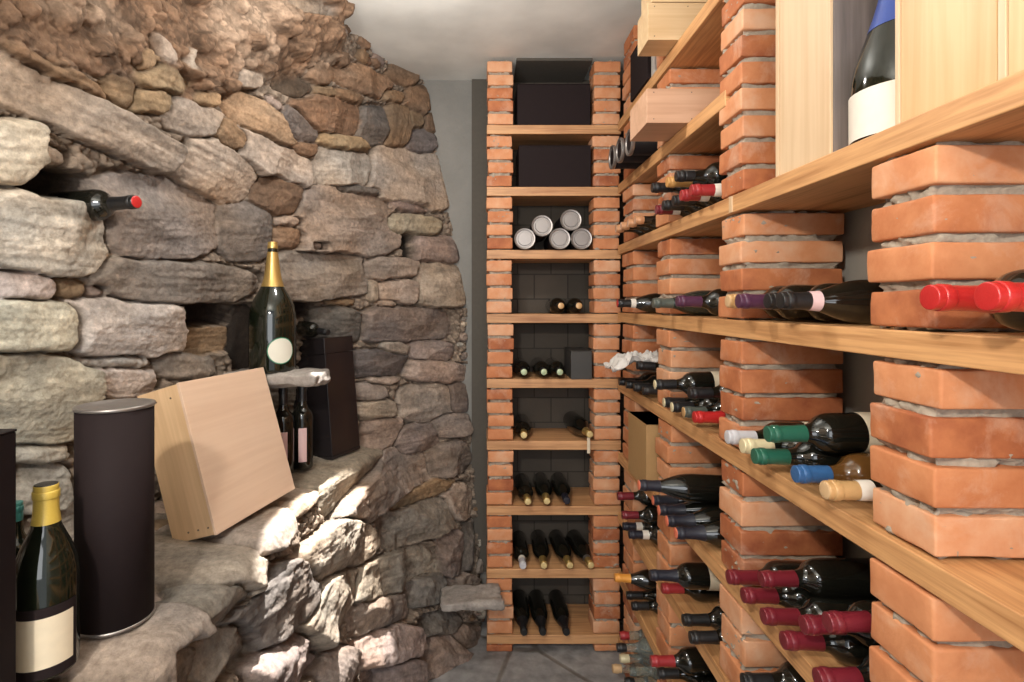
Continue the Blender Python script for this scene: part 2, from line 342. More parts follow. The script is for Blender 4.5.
# stones: centre x, centre y, width, height, tilt (degrees, clockwise), colour, how far it stands out
ST = [(94,120,205,42,26,'Q',.02),(70,77,150,13,27,'B',.015),(14,153,66,60,0,'L',.02),(64,184,70,30,8,'H',-.16),(168,219,130,76,2,'G',.0),
(226,172,76,62,25,'P',.0),(168,80,60,25,22,'T',.01),(160,103,45,23,10,'T',.0),(199,120,52,32,20,'G',.0),(240,140,46,28,30,'B',.0),
(266,122,70,30,36,'T',.015),(272,157,100,34,27,'P',.01),(284,195,44,38,10,'B',-.01),(354,221,98,66,3,'P',.015),(347,167,62,36,3,'P',.0),
(416,178,82,54,12,'Q',.02),(333,115,68,38,8,'B',.0),(303,127,45,30,30,'D',-.01),(349,141,50,17,12,'T',.01),(381,124,30,38,3,'D',.0),(400,125,22,42,6,'B',.01),
(366,79,56,24,24,'T',.01),(397,96,24,12,8,'T',.0),(352,97,32,10,20,'B',.0),(425,98,34,26,15,'B',.01),(417,118,18,16,5,'B',.0),(425,139,28,24,5,'D',.0),(434,121,13,26,5,'B',.0),
(262,38,50,46,20,'B',.03),(305,42,44,40,25,'B',.04),(302,6,48,16,12,'G',.02),(311,150,26,16,20,'B',.0),(366,190,46,10,5,'D',.0),(412,206,40,10,8,'G',.0),
(415,224,58,20,8,'Q',.01),(440,248,50,27,4,'G',.01),(412,246,13,28,0,'H',-.1),(253,232,50,54,0,'D',-.005),(294,222,28,9,3,'Q',.0),(294,238,28,20,0,'B',-.01),(319,245,18,10,0,'Q',.0),
(182,283,160,40,2,'G',.03),(327,275,92,46,-2,'G',.02),(392,268,54,22,0,'P',.01),(402,291,42,24,3,'P',.005),(344,303,28,8,-3,'T',.0),(376,290,11,22,0,'Q',.0),(389,304,22,8,0,'Q',.0),(445,284,52,42,4,'Q',.015),
(338,326,54,34,3,'D',.005),(410,325,86,34,0,'G',.01),(301,311,34,14,-6,'H',-.1),(380,364,62,26,0,'D',.0),(434,351,42,20,5,'G',.0),(397,348,28,12,8,'Q',.0),(442,372,64,20,4,'P',.02),
(370,393,38,18,0,'G',.0),(380,412,46,24,5,'Q',.0),(431,403,54,36,-4,'P',.01),(388,381,30,9,0,'Q',.0),
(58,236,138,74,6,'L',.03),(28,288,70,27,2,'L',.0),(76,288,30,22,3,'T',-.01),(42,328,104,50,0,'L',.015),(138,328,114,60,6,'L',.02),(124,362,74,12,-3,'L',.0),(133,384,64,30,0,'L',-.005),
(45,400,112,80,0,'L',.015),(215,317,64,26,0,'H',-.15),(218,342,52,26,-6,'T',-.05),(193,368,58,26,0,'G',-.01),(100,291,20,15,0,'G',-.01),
(45,455,64,20,-6,'L',.0),(48,490,56,50,0,'L',-.01),(110,430,40,60,0,'L',0.),(252,340,30,60,0,'H',-.05),(300,400,60,60,0,'D',-.02),
(205,558,125,58,-18,'Q',.02),(130,640,150,80,-22,'Q',.02),(258,540,110,48,-38,'Q',.03),(335,463,92,30,-22,'Q',.02),(20,700,120,80,-15,'Q',.0),
(385,484,104,48,-33,'G',.03),(425,494,62,18,-25,'T',.0),(422,522,74,38,-20,'G',.02),(345,548,74,48,-35,'Q',.03),(398,575,84,38,-25,'G',.02),
(280,605,92,58,-45,'D',.03),(228,600,80,34,-40,'G',.01),(335,602,92,36,-62,'P',.03),(395,646,62,36,-15,'P',.02),(385,612,58,34,-20,'G',.01),(430,590,46,30,-10,'D',.01),
(455,555,24,50,-10,'G',.01),(420,440,42,28,-10,'G',.0),(453,460,44,32,-15,'G',.01),(462,503,30,36,-10,'Q',.0),(473,545,14,50,0,'D',.0),(383,430,44,28,-10,'P',.0),(452,656,52,40,-10,'G',.02),
(405,675,62,24,-15,'G',.0),(292,662,70,50,-40,'G',.02),(235,648,70,44,-35,'G',.0),(345,670,40,40,-50,'Q',.02),(445,625,40,24,-10,'D',.0),(455,425,36,24,-5,'Q',.0),(462,398,22,30,0,'G',.0),
(300,505,46,30,-50,'Q',.0),(180,660,60,60,-40,'G',-.01),(465,590,30,30,0,'G',0.),(470,640,26,30,0,'G',0.),
(30,30,50,26,20,'B',.0),(120,20,60,34,10,'B',.01),(95,60,44,24,25,'B',.0),(190,30,44,36,10,'B',.01),(150,60,18,22,0,'T',.0),(168,48,13,28,0,'Q',.01),(196,55,10,24,0,'Q',.0),(225,80,34,26,10,'B',.01),(240,10,40,20,10,'B',.02),
(330,40,24,30,20,'B',.02),(345,60,24,14,30,'B',.0),(325,75,24,20,20,'B',0.),(215,100,22,16,10,'T',.0),(300,85,40,20,30,'K',-.03),(250,80,24,18,10,'Q',.01),(330,92,24,10,10,'B',0.),(405,75,30,16,25,'B',0.)]
rs = np.random.RandomState(5)
stones = []
for (x, y, w, h, ang, c, pr) in ST:
    a = math.radians(ang); ex = np.array([math.cos(a), math.sin(a)]); ey = np.array([-math.sin(a), math.cos(a)])
    p = inv(x, y); l = inv(*(np.array([x, y])-ex*w*.42)); r_ = inv(*(np.array([x, y])+ex*w*.42)); t_ = inv(*(np.array([x, y])-ey*h*.42)); b_ = inv(*(np.array([x, y])+ey*h*.42))
    au = (r_-l)/.84/2; av = (b_-t_)/.84/2
    if x < 12: au = au*1.4
    p = (l+r_+t_+b_)/4
    la, lb = np.linalg.norm(au), np.linalg.norm(av)
    if la < .008 or lb < .004: continue
    au_n = au/la
    # make the second axis independent of the first
    det = au[0]*av[1]-au[1]*av[0]
    if abs(det) < .25*la*lb: av = np.array([-au_n[1], au_n[0]])*min(lb, la); lb = np.linalg.norm(av)
    stones.append((p, au*1.04, av*1.06, c, pr, True))
def fields(stones, d1, d2, i1, e1, warpx, warpy):
    for k, (p, au, av, c, pr, tr) in enumerate(stones):
        R = 1.7*(np.linalg.norm(au)+np.linalg.norm(av))
        iu = np.where(np.abs(U-p[0]) < R)[0]; jv = np.where(np.abs(Vv-p[1]) < R)[0]
        if len(iu) == 0 or len(jv) == 0: continue
        sl = (slice(jv[0], jv[-1]+1), slice(iu[0], iu[-1]+1))
        x = UU[sl]+warpx[sl]-p[0]; y = VV[sl]+warpy[sl]-p[1]
        det = au[0]*av[1]-au[1]*av[0]
        a = (x*av[1]-y*av[0])/det; b = (-x*au[1]+y*au[0])/det
        pw = 3.6 if np.linalg.norm(av) > .02 else 2.6
        d = (np.abs(a)**pw+np.abs(b)**pw)**(1/pw)
        rr = min(np.linalg.norm(au), np.linalg.norm(av), abs(det)/max(np.linalg.norm(au), np.linalg.norm(av)))
        new = d < d1[sl]
        d2[sl] = np.where(new, d1[sl], np.minimum(d2[sl], d)); 
        i1[sl] = np.where(new, k, i1[sl]); e1[sl] = np.where(new, rr, e1[sl]); d1[sl] = np.where(new, d, d1[sl])
wx = fbm(UU*14, VV*14, UU*0, 3, 3)*.012; wy = fbm(UU*14, VV*14, UU*0+5, 3, 9)*.012
sh = UU.shape
d1 = np.full(sh, 9.); d2 = np.full(sh, 9.); i1 = np.full(sh, -1); e1 = np.full(sh, .02)
fields(stones, d1, d2, i1, e1, wx, wy)
# fill what is left with small random stones, biggest gaps first
nb = len(stones); zt = Vv[250]; extra = []
for it in range(3000):
    j = rs.randint(NV); i = rs.randint(NU)
    if d1[j, i] < 1.32: continue
    near = U[i] < inv_u0 if False else i < 60
    w = rs.uniform(.05, .13) if near else rs.uniform(.018, .05); h = w*rs.uniform(.35, .8)
    ang = rs.uniform(-.2, .3); p = np.array([U[i], Vv[j]])
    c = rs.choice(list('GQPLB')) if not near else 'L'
    if Vv[j] < .8 and not near: c = rs.choice(list('BBQT'))
    s_ = (p, np.array([math.cos(ang), math.sin(ang)])*w, np.array([-math.sin(ang), math.cos(ang)])*h, c, rs.uniform(-.02, .01), False)
    stones.append(s_)
    o1, o2, oi, oe = d1, d2, i1, e1
    R = 1.7*(w+h)
    # incremental update for this stone only
    k = len(stones)-1
    iu = np.where(np.abs(U-p[0]) < R)[0]; jv = np.where(np.abs(Vv-p[1]) < R)[0]
    sl = (slice(jv[0], jv[-1]+1), slice(iu[0], iu[-1]+1)); x = UU[sl]+wx[sl]-p[0]; y = VV[sl]+wy[sl]-p[1]
    au, av = s_[1], s_[2]; det = au[0]*av[1]-au[1]*av[0]
    a = (x*av[1]-y*av[0])/det; b = (-x*au[1]+y*au[0])/det; d = (np.abs(a)**2.8+np.abs(b)**2.8)**(1/2.8)
    new = d < d1[sl]; d2[sl] = np.where(new, d1[sl], np.minimum(d2[sl], d)); i1[sl] = np.where(new, k, i1[sl]); e1[sl] = np.where(new, h, e1[sl]); d1[sl] = np.where(new, d, d1[sl])
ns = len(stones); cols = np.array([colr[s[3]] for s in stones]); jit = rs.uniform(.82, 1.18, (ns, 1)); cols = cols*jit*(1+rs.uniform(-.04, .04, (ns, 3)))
prot = np.array([s[4] for s in stones]); cen = np.array([s[0] for s in stones]); hole = np.array([s[3] == 'H' for s in stones])
til = rs.uniform(-1, 1, (ns, 2))*np.array([.10, .16])
II = np.clip(i1, 0, ns-1)
dirs = np.array([q[1]/np.linalg.norm(q[1]) for q in stones])
for q in range(ns):
    if np.linalg.norm(stones[q][2]) > 1.25*np.linalg.norm(stones[q][1]): dirs[q] = stones[q][2]/np.linalg.norm(stones[q][2])
    if abs(dirs[q][1]) > .94 and stones[q][5]: pass
edge = np.minimum((1.06-d1), (d2-d1)*.62)*e1                   # metres from the stone's edge
edge = edge+.0035*fbm(UU*45, VV*45, UU*0+6, 3, 14)
rnd = .006+.006*hsh(II, II*0, II*0, 4)
prof = np.clip(edge/rnd, 0, 1); prof = np.sqrt(np.clip(1-(1-prof)**2, 0, 1))
X3, Y3, Z3 = G[:, :, 0], G[:, :, 1], G[:, :, 2]
offs = II*3.17
cu, cv = UU-cen[II, 0], VV-cen[II, 1]
lu = cu*dirs[II, 0]+cv*dirs[II, 1]; lv = -cu*dirs[II, 1]+cv*dirs[II, 0]      # each stone's own bedding directions
wv = .012*fbm(lu*9+offs, lv*9, offs, 3, 19)
tilt = np.clip(til[II, 0]*cu+til[II, 1]*cv, -.02, .02)
chis = np.zeros(sh)                                            # split faces: a few planes meeting at edges
for q in range(4):
    ga = rs.uniform(0, 2*math.pi, ns); gs = rs.uniform(.10, .55, ns); of = rs.uniform(.002, .016, ns)
    pl = of[II]-(np.cos(ga)[II]*(lu+wv)*gs[II]*.6+np.sin(ga)[II]*(lv+wv)*gs[II])
    chis = np.minimum(chis, pl)
chis = np.maximum(chis, -.028)
sn = fbm(lu*7+offs, (lv+wv*.4)*85, offs, 3, 21)
strat = np.where(sn > 0, 1, -1)*np.abs(sn)**.7
big = fbm(lu*6+offs, lv*11, offs*1.7, 3, 33)
rough = fbm(UU*120, VV*140, UU*0, 4, 51)
body = prot[II]+tilt+chis*1.1+strat*.0036+big*.006+rough*.0028
def pebbles(u, v, cell, seed):
    a, b = u/cell, v/cell; ia, ib = np.floor(a), np.floor(b); best = np.zeros_like(u); bid = np.zeros_like(u)
    for da in (-1, 0, 1):
        for db in (-1, 0, 1):
            x, y = ia+da, ib+db; z = x*0
            ox, oy, rr = hsh(x, y, z, seed), hsh(x, y, z+1, seed), .25+.45*hsh(x, y, z+2, seed)
            asp = .6+.8*hsh(x, y, z+3, seed)
            d = ((a-x-ox)/rr)**2+((b-y-oy)/(rr*asp))**2
            h = np.sqrt(np.clip(1-d, 0, 1))*rr
            n_ = h > best; best = np.where(n_, h, best); bid = np.where(n_, hsh(x, y, z+5, seed), bid)
    return best*cell, bid
wpu, wpv = UU+.006*fbm(UU*40, VV*40, UU*0, 2, 202), VV+.006*fbm(UU*40, VV*40, UU*0+3, 2, 203)
low = np.clip((band-3.0)/.15, 0, 1)[:, None]
body = body+low*(.022*fbm(UU*10+VV*9, VV*10-UU*9, UU*0+3, 3, 71)+1.0*np.minimum(chis, 0)*.5)
pb, pid = pebbles(wpu, wpv, .022, 5)
openm = np.clip((d1-1.02)/.16, 0, 1)
mort = -.062+.040*openm+.008*fbm(UU*45, VV*45, UU*0+2, 4, 61)+.005*rough+pb*.9
disp = np.where(hole[II], prof*prot[II]+(1-prof)*mort, mort+(body-mort)*prof)
# loose conglomerate of earth and pebbles at the top
def blur(A, k=5):
    for ax in (0, 1):
        pad = [(k, k) if a == ax else (0, 0) for a in (0, 1)]; B = np.pad(A, pad, 'edge')
        A = sum(np.take(B, range(i, i+A.shape[ax]), axis=ax) for i in range(2*k+1))/(2*k+1)
    return A
reg_ = (ppy+12*fbm(UU*8, VV*8, UU*0, 2, 303) < np.minimum(40+.33*ppx, np.where(ppx > 225, 92-.25*(ppx-225), 108))) & (ppx < 335) & (G[:, :, 1] > .3)
cong = blur(np.where(reg_, 1., 0.), 6)
sel = np.array([q[5] and q[3] in 'TQGP' and np.linalg.norm(q[1]) < .16 for q in stones])
keep = blur(np.where(sel[II] & (d1 < 1.0), 1., 0.), 1)
cong = cong*(1-.85*keep)
p1, id1 = pebbles(wpu, wpv, .085, 11); p2, id2 = pebbles(wpu+.3, wpv+.1, .034, 12); p3, id3 = pebbles(wpu, wpv+.2, .015, 13)
lump = .050*fbm(UU*5, VV*6, UU*0+7, 2, 81)+1.0*p1*(id1 > .6)+.85*p2*(id2 > .6)+.5*p3*(id3 > .5)+.012*fbm(UU*22, VV*22, UU*0+1, 3, 97)+.004*fbm(UU*90, VV*90, UU*0+1, 3, 91)-.02
lump = lump+np.clip((ppx-235)/60, 0, 1)*np.clip((75-ppy)/40, 0, 1)*.085
disp = disp*(1-cong)+lump*cong
fade = np.clip((2.772-G[:, :, 1])/.035, 0, 1)
disp = np.where(fade < 1, np.minimum(disp, 0)*fade-.03*(1-fade), disp)
# the ledge top stays nearly level
led = np.exp(-((band-2.45)/.42)**4)[:, None]*np.where(Y3 < 2.25, 1, 0)
disp = disp*(1-.55*led)
disp = np.where(led > .5, np.minimum(disp, .022), disp)
PP = G+nr*disp[:, :, None]
fine = fbm(UU*30, VV*50, UU*0+4, 4, 101)
mcol = np.array([.25, .195, .15])*np.ones(sh+(3,))*(.75+.6*pid[:, :, None])
cc = cols[II]
streak = fbm(lu*8+offs, lv*34, offs, 4, 111)
warm = np.clip(fbm(UU*5, VV*7, UU*0, 3, 121)*2.2, -1, 1)[:, :, None]
cc = cc*(1+.55*streak[:, :, None]+.25*fine[:, :, None])*(1+warm*np.array([.07, .0, -.08]))
w_ = np.clip(prof*1.3, 0, 1)[:, :, None]
cfin = mcol*(1+.35*fine[:, :, None])*(1-w_)+cc*w_
pc = np.where(((id2 > .4) & (p2 > .004))[:, :, None], .65+.8*id2[:, :, None], .75+.6*id3[:, :, None])
ccg = np.array([.165, .10, .062])*pc*(1+.7*fbm(UU*9, VV*9, UU*0+9, 4, 131)[:, :, None]+.35*fine[:, :, None])
pale = np.clip(fbm(UU*6, VV*6, UU*0+2, 2, 141)*3-.2+np.clip((ppx-180)/120, 0, 1)*.5, 0, 1)[:, :, None]
ccg = ccg*(1-pale*.6)+np.array([.36, .27, .20])*pc*pale*.6
cfin = cfin*(1-cong[:, :, None])+ccg*cong[:, :, None]
cfin = np.clip(cfin, .012, .8)
def wallmat():
    m, nt, b = newmat('rough_stone'); L = nt.links.new
    at = N(nt, 'ShaderNodeAttribute'); at.attribute_name = 'stone_colour'; tc = N(nt, 'ShaderNodeTexCoord')
    n = N(nt, 'ShaderNodeTexNoise', Scale=55., Detail=8., Roughness=.7); L(tc.outputs['Object'], n.inputs['Vector'])
    r = ramp(nt, [(.32, (.62, .60, .58)), (.55, (1, 1, 1)), (.72, (1.35, 1.3, 1.25))]); L(n.outputs['Fac'], r.inputs[0])
    mx = N(nt, 'ShaderNodeMix', data_type='RGBA', blend_type='MULTIPLY'); mx.inputs[0].default_value = 1; L(at.outputs['Color'], mx.inputs[6]); L(r.outputs[0], mx.inputs[7])
    L(mx.outputs[2], b.inputs['Base Color']); b.inputs['Roughness'].default_value = .85; b.inputs['Specular IOR Level'].default_value = .3
    n2 = N(nt, 'ShaderNodeTexNoise', Scale=85., Detail=9., Roughness=.75); L(tc.outputs['Object'], n2.inputs['Vector'])
    bp = N(nt, 'ShaderNodeBump', Strength=1., Distance=.007); L(n2.outputs['Fac'], bp.inputs['Height']); L(bp.outputs[0], b.inputs['Normal'])
    return m
def grid_object(name, P, colour, mat):
    nv, nu = P.shape[:2]; me = bpy.data.meshes.new(name)
    me.vertices.add(nv*nu); me.vertices.foreach_set('co', P.reshape(-1).astype(np.float32))
    idx = np.arange(nv*nu).reshape(nv, nu)
    q = np.stack([idx[:-1, :-1], idx[1:, :-1], idx[1:, 1:], idx[:-1, 1:]], -1).reshape(-1, 4)
    me.loops.add(q.size); me.loops.foreach_set('vertex_index', q.reshape(-1)); me.polygons.add(len(q))
    me.polygons.foreach_set('loop_start', np.arange(len(q))*4); me.polygons.foreach_set('loop_total', np.full(len(q), 4))
    me.polygons.foreach_set('use_smooth', np.ones(len(q), bool)); me.update()
    ca = me.color_attributes.new('stone_colour', 'FLOAT_COLOR', 'POINT')
    ca.data.foreach_set('color', np.concatenate([colour.reshape(-1, 3), np.ones((nv*nu, 1))], 1).reshape(-1).astype(np.float32))
    me.materials.append(mat); o = bpy.data.objects.new(name, me); COL.objects.link(o); return o
M_stone = wallmat()
struct(grid_object('wall_left', PP, cfin, M_stone))
def plain_stone(name, c):
    m, nt, b = newmat(name); L = nt.links.new; tc = N(nt, 'ShaderNodeTexCoord')
    n = N(nt, 'ShaderNodeTexNoise', Scale=30., Detail=9., Roughness=.7); L(tc.outputs['Object'], n.inputs['Vector'])
    r = ramp(nt, [(.3, [x*.6 for x in c]), (.7, [x*1.4 for x in c])]); L(n.outputs['Fac'], r.inputs[0]); L(r.outputs[0], b.inputs['Base Color']); b.inputs['Roughness'].default_value = .85
    bp = N(nt, 'ShaderNodeBump', Strength=.8, Distance=.006); L(n.outputs['Fac'], bp.inputs['Height']); L(bp.outputs[0], b.inputs['Normal']); return m
M_slab = plain_stone('slab_stone', (.30, .27, .245))
def slab(name, lo, hi, label, r=.01, seed=3, rot=0):
    lo, hi = Vector(lo), Vector(hi); V, Fc = rbox(hi-lo, r, (20, 20, 3), .02, 16, seed)
    m = MB(); m.add(V, Fc, .5, Matrix.Rotation(rot, 4, 'Z')); o = m.build(name, M_slab, None, True); o.location = (lo+hi)/2
    return tag(o, label, 'stone slab')
ZL = EYE-.59
slab('stone_slab', (-.84, 1.735, EYE-.264), (-.535, 1.885, EYE-.224), 'thin rough stone slab jutting from the wall under the gold-necked bottle', seed=4)
slab('stone_slab', (-.19, 2.325, .289), (.078, 2.49, .323), 'flat grey stone slab low down between stone wall and back rack', seed=8, rot=.1)

# ------------------------------------------------------------------ brick and oak racks
LV = [.81, .53, .26, -.038, -.345, -.66, -.925, -1.19, -1.48]           # right rack shelf tops relative to the eye
LB = [.821, .537, .248, -.046, -.344, -.628, -.927, -1.216, -1.518]     # back rack shelf tops
TH = .041
def gaps(levels, top, first=0, bottom=-EYE):
    tops = [top]+[EYE+l-TH for l in levels[first:]]
    bots = [EYE+l for l in levels[first:]]+[0.]
    return list(zip(bots, tops))
seedc = [0]
def pillar(label, x0, x1, y0, y1, gp, open_top=False, skip=None):
    root = empty('brick_pillar', ((x0+x1)/2, (y0+y1)/2, 0), label, 'pillar', 'brick rack pillars')
    off = Vector(root.location); B = MB(); Mo = MB()
    for (zb, zt) in gp:
        H = zt-zb
        if H < .03: continue
        n = max(1, round(H/.0645)); p = H/n; hb = p-.0125
        for k in range(n):
            seedc[0] += 1; s = seedc[0]
            zc = zb+p*(k+.5) - .001; rr = random.Random(s)
            dx, dy = (x1-x0)*rr.uniform(.985, 1.012), (y1-y0)*rr.uniform(.975, 1.02)
            V, Fc = rbox((dx, dy, hb*rr.uniform(.97, 1.03)), .0042, (7, 7, 3), .0026, 24, s)
            M = Matrix.Translation(Vector(((x0+x1)/2+rr.uniform(-.004, .004), (y0+y1)/2+rr.uniform(-.002, .002), zc+rr.uniform(-.001, .001)))-off) @ Matrix.Rotation(rr.uniform(-.018, .018), 4, 'Z') @ Matrix.Rotation(rr.uniform(-.006, .006), 4, 'Y')
            B.add(V, Fc, rr.uniform(0, .5), M)
        V, Fc = rbox((x1-x0-.02, y1-y0-.02, H-.004), .006, (12, 12, max(8, int(H/.006))), .022, 85, seedc[0])
        Mo.add(V, Fc, .5, Matrix.Translation(Vector(((x0+x1)/2, (y0+y1)/2, (zb+zt)/2))-off))
    B.build('bricks', M_brick, root, True); Mo.build('mortar', M_mortar, root, True)
    return root
FX = .60; BX = .838
def fill(levels, top, first): return gaps(levels, top, first)
pillar('nearest brick pillar on the right, rising from floor to the top oak shelf', FX, BX, .725, .847, gaps(LV, EYE+LV[2]-TH, 3))
pillar('second brick pillar from the right, beside the pale wooden case', FX, BX, 1.267, 1.388, gaps(LV, ZC-.002, 2))
pillar('third brick pillar from the right, behind the two bottle bays', FX, BX, 1.763, 1.895, gaps(LV, ZC-.002, 0))
pillar('brick pillar in the corner where the two racks meet', FX+.002, BX, 2.195, 2.362, gaps(LV, ZC-.002, 0))
gl = gaps(LB, EYE+1.122, 0)
pillar('left brick pillar of the back rack beside the grey plaster', .015, .132, 2.503, 2.625, gl)
pillar('right brick pillar of the back rack beside the silver tins', .504, .626, 2.503, 2.625, gl)
names = ['topmost', 'second', 'third', 'fourth', 'fifth', 'sixth', 'seventh', 'eighth', 'lowest']
for i, l in enumerate(LV):
    y0 = 1.347 if i < 2 else -.30
    o = boxobj('oak_shelf', (FX-.004, y0, EYE+l-TH), (.869, 2.425, EYE+l), M_oakY, None, .0025)
    tag(o, f'long oak shelf board of the right-hand rack, {names[i]} from the ceiling' if i < 8 else 'long oak shelf board of the right-hand rack, lowest near the floor', 'shelf', 'oak shelves of the right rack')
    if i == 2:
        boxobj('joint_block', (FX-.0065, 1.305, EYE+l-TH+.001), (FX+.02, 1.322, EYE+l-.001), M_pinepale, o, .001)
for i, l in enumerate(LB):
    o = boxobj('oak_shelf', (.013, 2.498, EYE+l-TH), (.629, 2.760, EYE+l), M_oakX, None, .0025)
    tag(o, f'short oak shelf board of the back rack, {names[i]} from the ceiling' if i < 8 else 'short oak shelf board of the back rack, lowest near the floor', 'shelf', 'oak shelves of the back rack')

# ------------------------------------------------------------------ bottles
PROF = {
 'bordeaux': ([(0, .004), (.018, .002), (.032, 0), (.0362, .002), (.0375, .007), (.0375, .180), (.0372, .187), (.0358, .195), (.0328, .203), (.0285, .209), (.0235, .214), (.0192, .220), (.0165, .228), (.0150, .238), (.0142, .250), (.0138, .29)], .302, .0375),
 'burgundy': ([(0, .004), (.02, .002), (.034, 0), (.0385, .002), (.040, .008), (.040, .150), (.0388, .166), (.0355, .184), (.030, .202), (.0240, .218), (.0188, .232), (.0158, .246), (.0142, .262), (.0138, .29)], .302, .040),
 'wide': ([(0, .004), (.05, .002), (.066, 0), (.069, .003), (.070, .012), (.070, .080), (.0685, .100), (.064, .125), (.056, .150), (.047, .175), (.038, .200), (.031, .225), (.026, .25), (.0235, .28), (.022, .31), (.0138, .335)], .345, .070),
 'magnum': ([(0, .006), (.05, .003), (.070, 0), (.0735, .006), (.0745, .015), (.0745, .165), (.0730, .190), (.068, .215), (.059, .238), (.048, .258), (.038, .275), (.0305, .293), (.0255, .315), (.0215, .345), (.0180, .375), (.0160, .400), (.0150, .418)], .427, .0745),
 'sparkling': ([(0, .004), (.024, .002), (.038, 0), (.043, .003), (.0445, .010), (.0445, .150), (.0432, .166), (.0400, .184), (.0345, .204), (.0280, .224), (.0220, .242), (.0180, .258), (.0155, .275), (.0145, .30)], .318, .0445),
}
def cap_profile(kind, L):
    H = PROF[kind][1]; body = PROF[kind][0]
    def rad(z):
        for (r0, z0), (r1, z1) in zip(body, body[1:]):
            if z0 <= z <= z1 and z1 > z0: return r0+(r1-r0)*(z-z0)/(z1-z0)
        return body[-1][0]
    P = [(rad(H-L)+.0007, H-L)]
    for f in (.15, .3, .45, .6): P.append((max(rad(H-L+f*L)+.0012, .0145), H-L+f*L))
    k = 1.5 if kind == 'wide' else 1.
    return P+[(r_*k, H-z_) for r_, z_ in ((.0150, .0225), (.0150, .0222), (.0163, .0218), (.0165, .021), (.0165, .0105), (.0162, .0100), (.0152, .0097), (.0152, .0094), (.0152, .0016), (.0150, .0008), (.0143, .0001), (.0138, 0.), (.0120, -.0003), (.0060, -.0004), (0, -.0004))]
cache = {}
def mesh_for(key, fn, mat):
    k = key+(mat.name,)
    if k not in cache:
        V, Fc = fn(); me = bpy.data.meshes.new(key[0]); me.from_pydata(V, [], Fc); me.update(); me.materials.append(mat)
        me.polygons.foreach_set('use_smooth', [True]*len(me.polygons)); cache[k] = me
    return cache[k]
def child(name, me, parent):
    o = bpy.data.objects.new(name, me); COL.objects.link(o); o.parent = parent; return o
def label_geo(r, z0, z1, arc, n=30, a0=-math.pi/2):
    V = []; Fc = []
    for i in range(n+1):
        a = a0-arc/2+arc*i/n
        for rr, z in ((r+.0006, z0), (r+.0009, z1)): V.append((rr*math.cos(a), rr*math.sin(a), z))
    for i in range(n): Fc.append((2*i, 2*i+2, 2*i+3, 2*i+1))
    return V, Fc
def bottle(base, tip, kind='bordeaux', cap='black', glass=None, cl=.062, label=None, lz=(.055, .135), arc=2*math.pi, band=None, end=None, face=None, scale=None, nk=0):
    glass = glass or M_glass; H = PROF[kind][1]; R = PROF[kind][2]
    base, tip = Vector(base), Vector(tip); d = tip-base
    q = d.to_track_quat('Z', 'Y')
    s = scale or 1.
    root = empty('wine_bottle', base); root.rotation_mode = 'QUATERNION'; root.rotation_quaternion = q
    if face is not None: root.rotation_quaternion = Quaternion((0, 0, 1), face)
    root.scale = (s, s, s)
    child('body', mesh_for(('bottle_glass', kind), lambda: lathe(PROF[kind][0]+[(.0138, H-.004), (.010, H-.003), (0, H-.006)]), glass), root)
    cp = child('capsule', mesh_for(('capsule', kind, cl), lambda: lathe(cap_profile(kind, cl)), CAP[cap]), root)
    if end: child('capsule_top', mesh_for(('capsule_top', kind), lambda: lathe([(.0142, H-.0015), (.0142, H+.0008), (.012, H+.0014), (0, H+.0014)]), end if not isinstance(end, str) else CAP[end]), root)
    if band: child('neck_band', mesh_for(('neck_band', kind, cl), lambda: lathe([(cap_profile(kind, cl)[0][0]+.0012, H-cl-.012), (cap_profile(kind, cl)[2][0]+.001, H-cl+.012)]), band), root)
    if label: child('paper_label', mesh_for(('paper_label', kind, lz, round(arc, 2)), lambda: label_geo(R, lz[0], lz[1], arc), label), root)
    return root
registry = {}
def reg(place, px, o, desc, cat='bottle'):
    desc = desc.replace('glassy capped', 'clear topped').replace('silver capped', 'silvery white capped')
    registry.setdefault(place, []).append((px, o, desc))
ROWH = .0655
# right rack: bay, shelf, tip pixel x, Y of the bottle, height of the body above the shelf in rows, tip pixel y (or None), cap, options
def rb(bay, sh_, px, Y, row, py=None, cap='black', **k):
    kind = k.get('kind', 'bordeaux'); R = PROF[kind][2]; H = PROF[kind][1]
    X = (px-CX)/F0*Y; zc = EYE+LV[sh_-1]+R+row*ROWH+.0005
    zt = zc if py is None else EYE-(py-CY)/F0*Y
    zt = min(max(zt, zc if row == 0 else zc-.004), zc+(.008 if row == 0 else .02))
    X = min(X, .866-H)
    o = bottle((X+H*.999, Y, zc), (X, Y, zt), cap=cap, **k)
    reg((bay, sh_), px, o, cap+' capped')
NB, MB_, CB, FB = 'nearest right bay', 'near right bay', 'middle right bay', 'far right bay'
# nearest bay
rb(NB, 4, 929, .650, 0, 297, 'bright red', cl=.075); rb(NB, 4, 986, .565, 0, 296, 'bright red', cl=.075)
# bay between the first and second pillars
rb(MB_, 4, 728, 1.222, 0, 301, 'tan', end='cork'); rb(MB_, 4, 738, 1.144, 0, 301, 'purple', cl=.07)
rb(MB_, 4, 767, 1.066, 0, 301, 'black'); rb(MB_, 4, 780, .975, 0, 300.6, 'black', band=M_pink, kind='burgundy', label=M_white, lz=(.06, .14))
rb(MB_, 5, 727, 1.226, 0, 436, 'silver', glass=M_glassG, label=M_cream); rb(MB_, 5, 742, 1.149, 0, 443, 'cream', glass=M_glassG, label=M_cream)
rb(MB_, 5, 754, 1.072, 0, 452, 'green', cl=.065); rb(MB_, 5, 767, 1.030, 1, 443, 'green', cl=.07, kind='bordeaux', label=M_cream)
rb(MB_, 5, 795, .978, 0, 474, 'blue', glass=M_glassB, cl=.06); rb(MB_, 5, 825, .890, 0, 490, 'tan', band=M_white, end='cork')
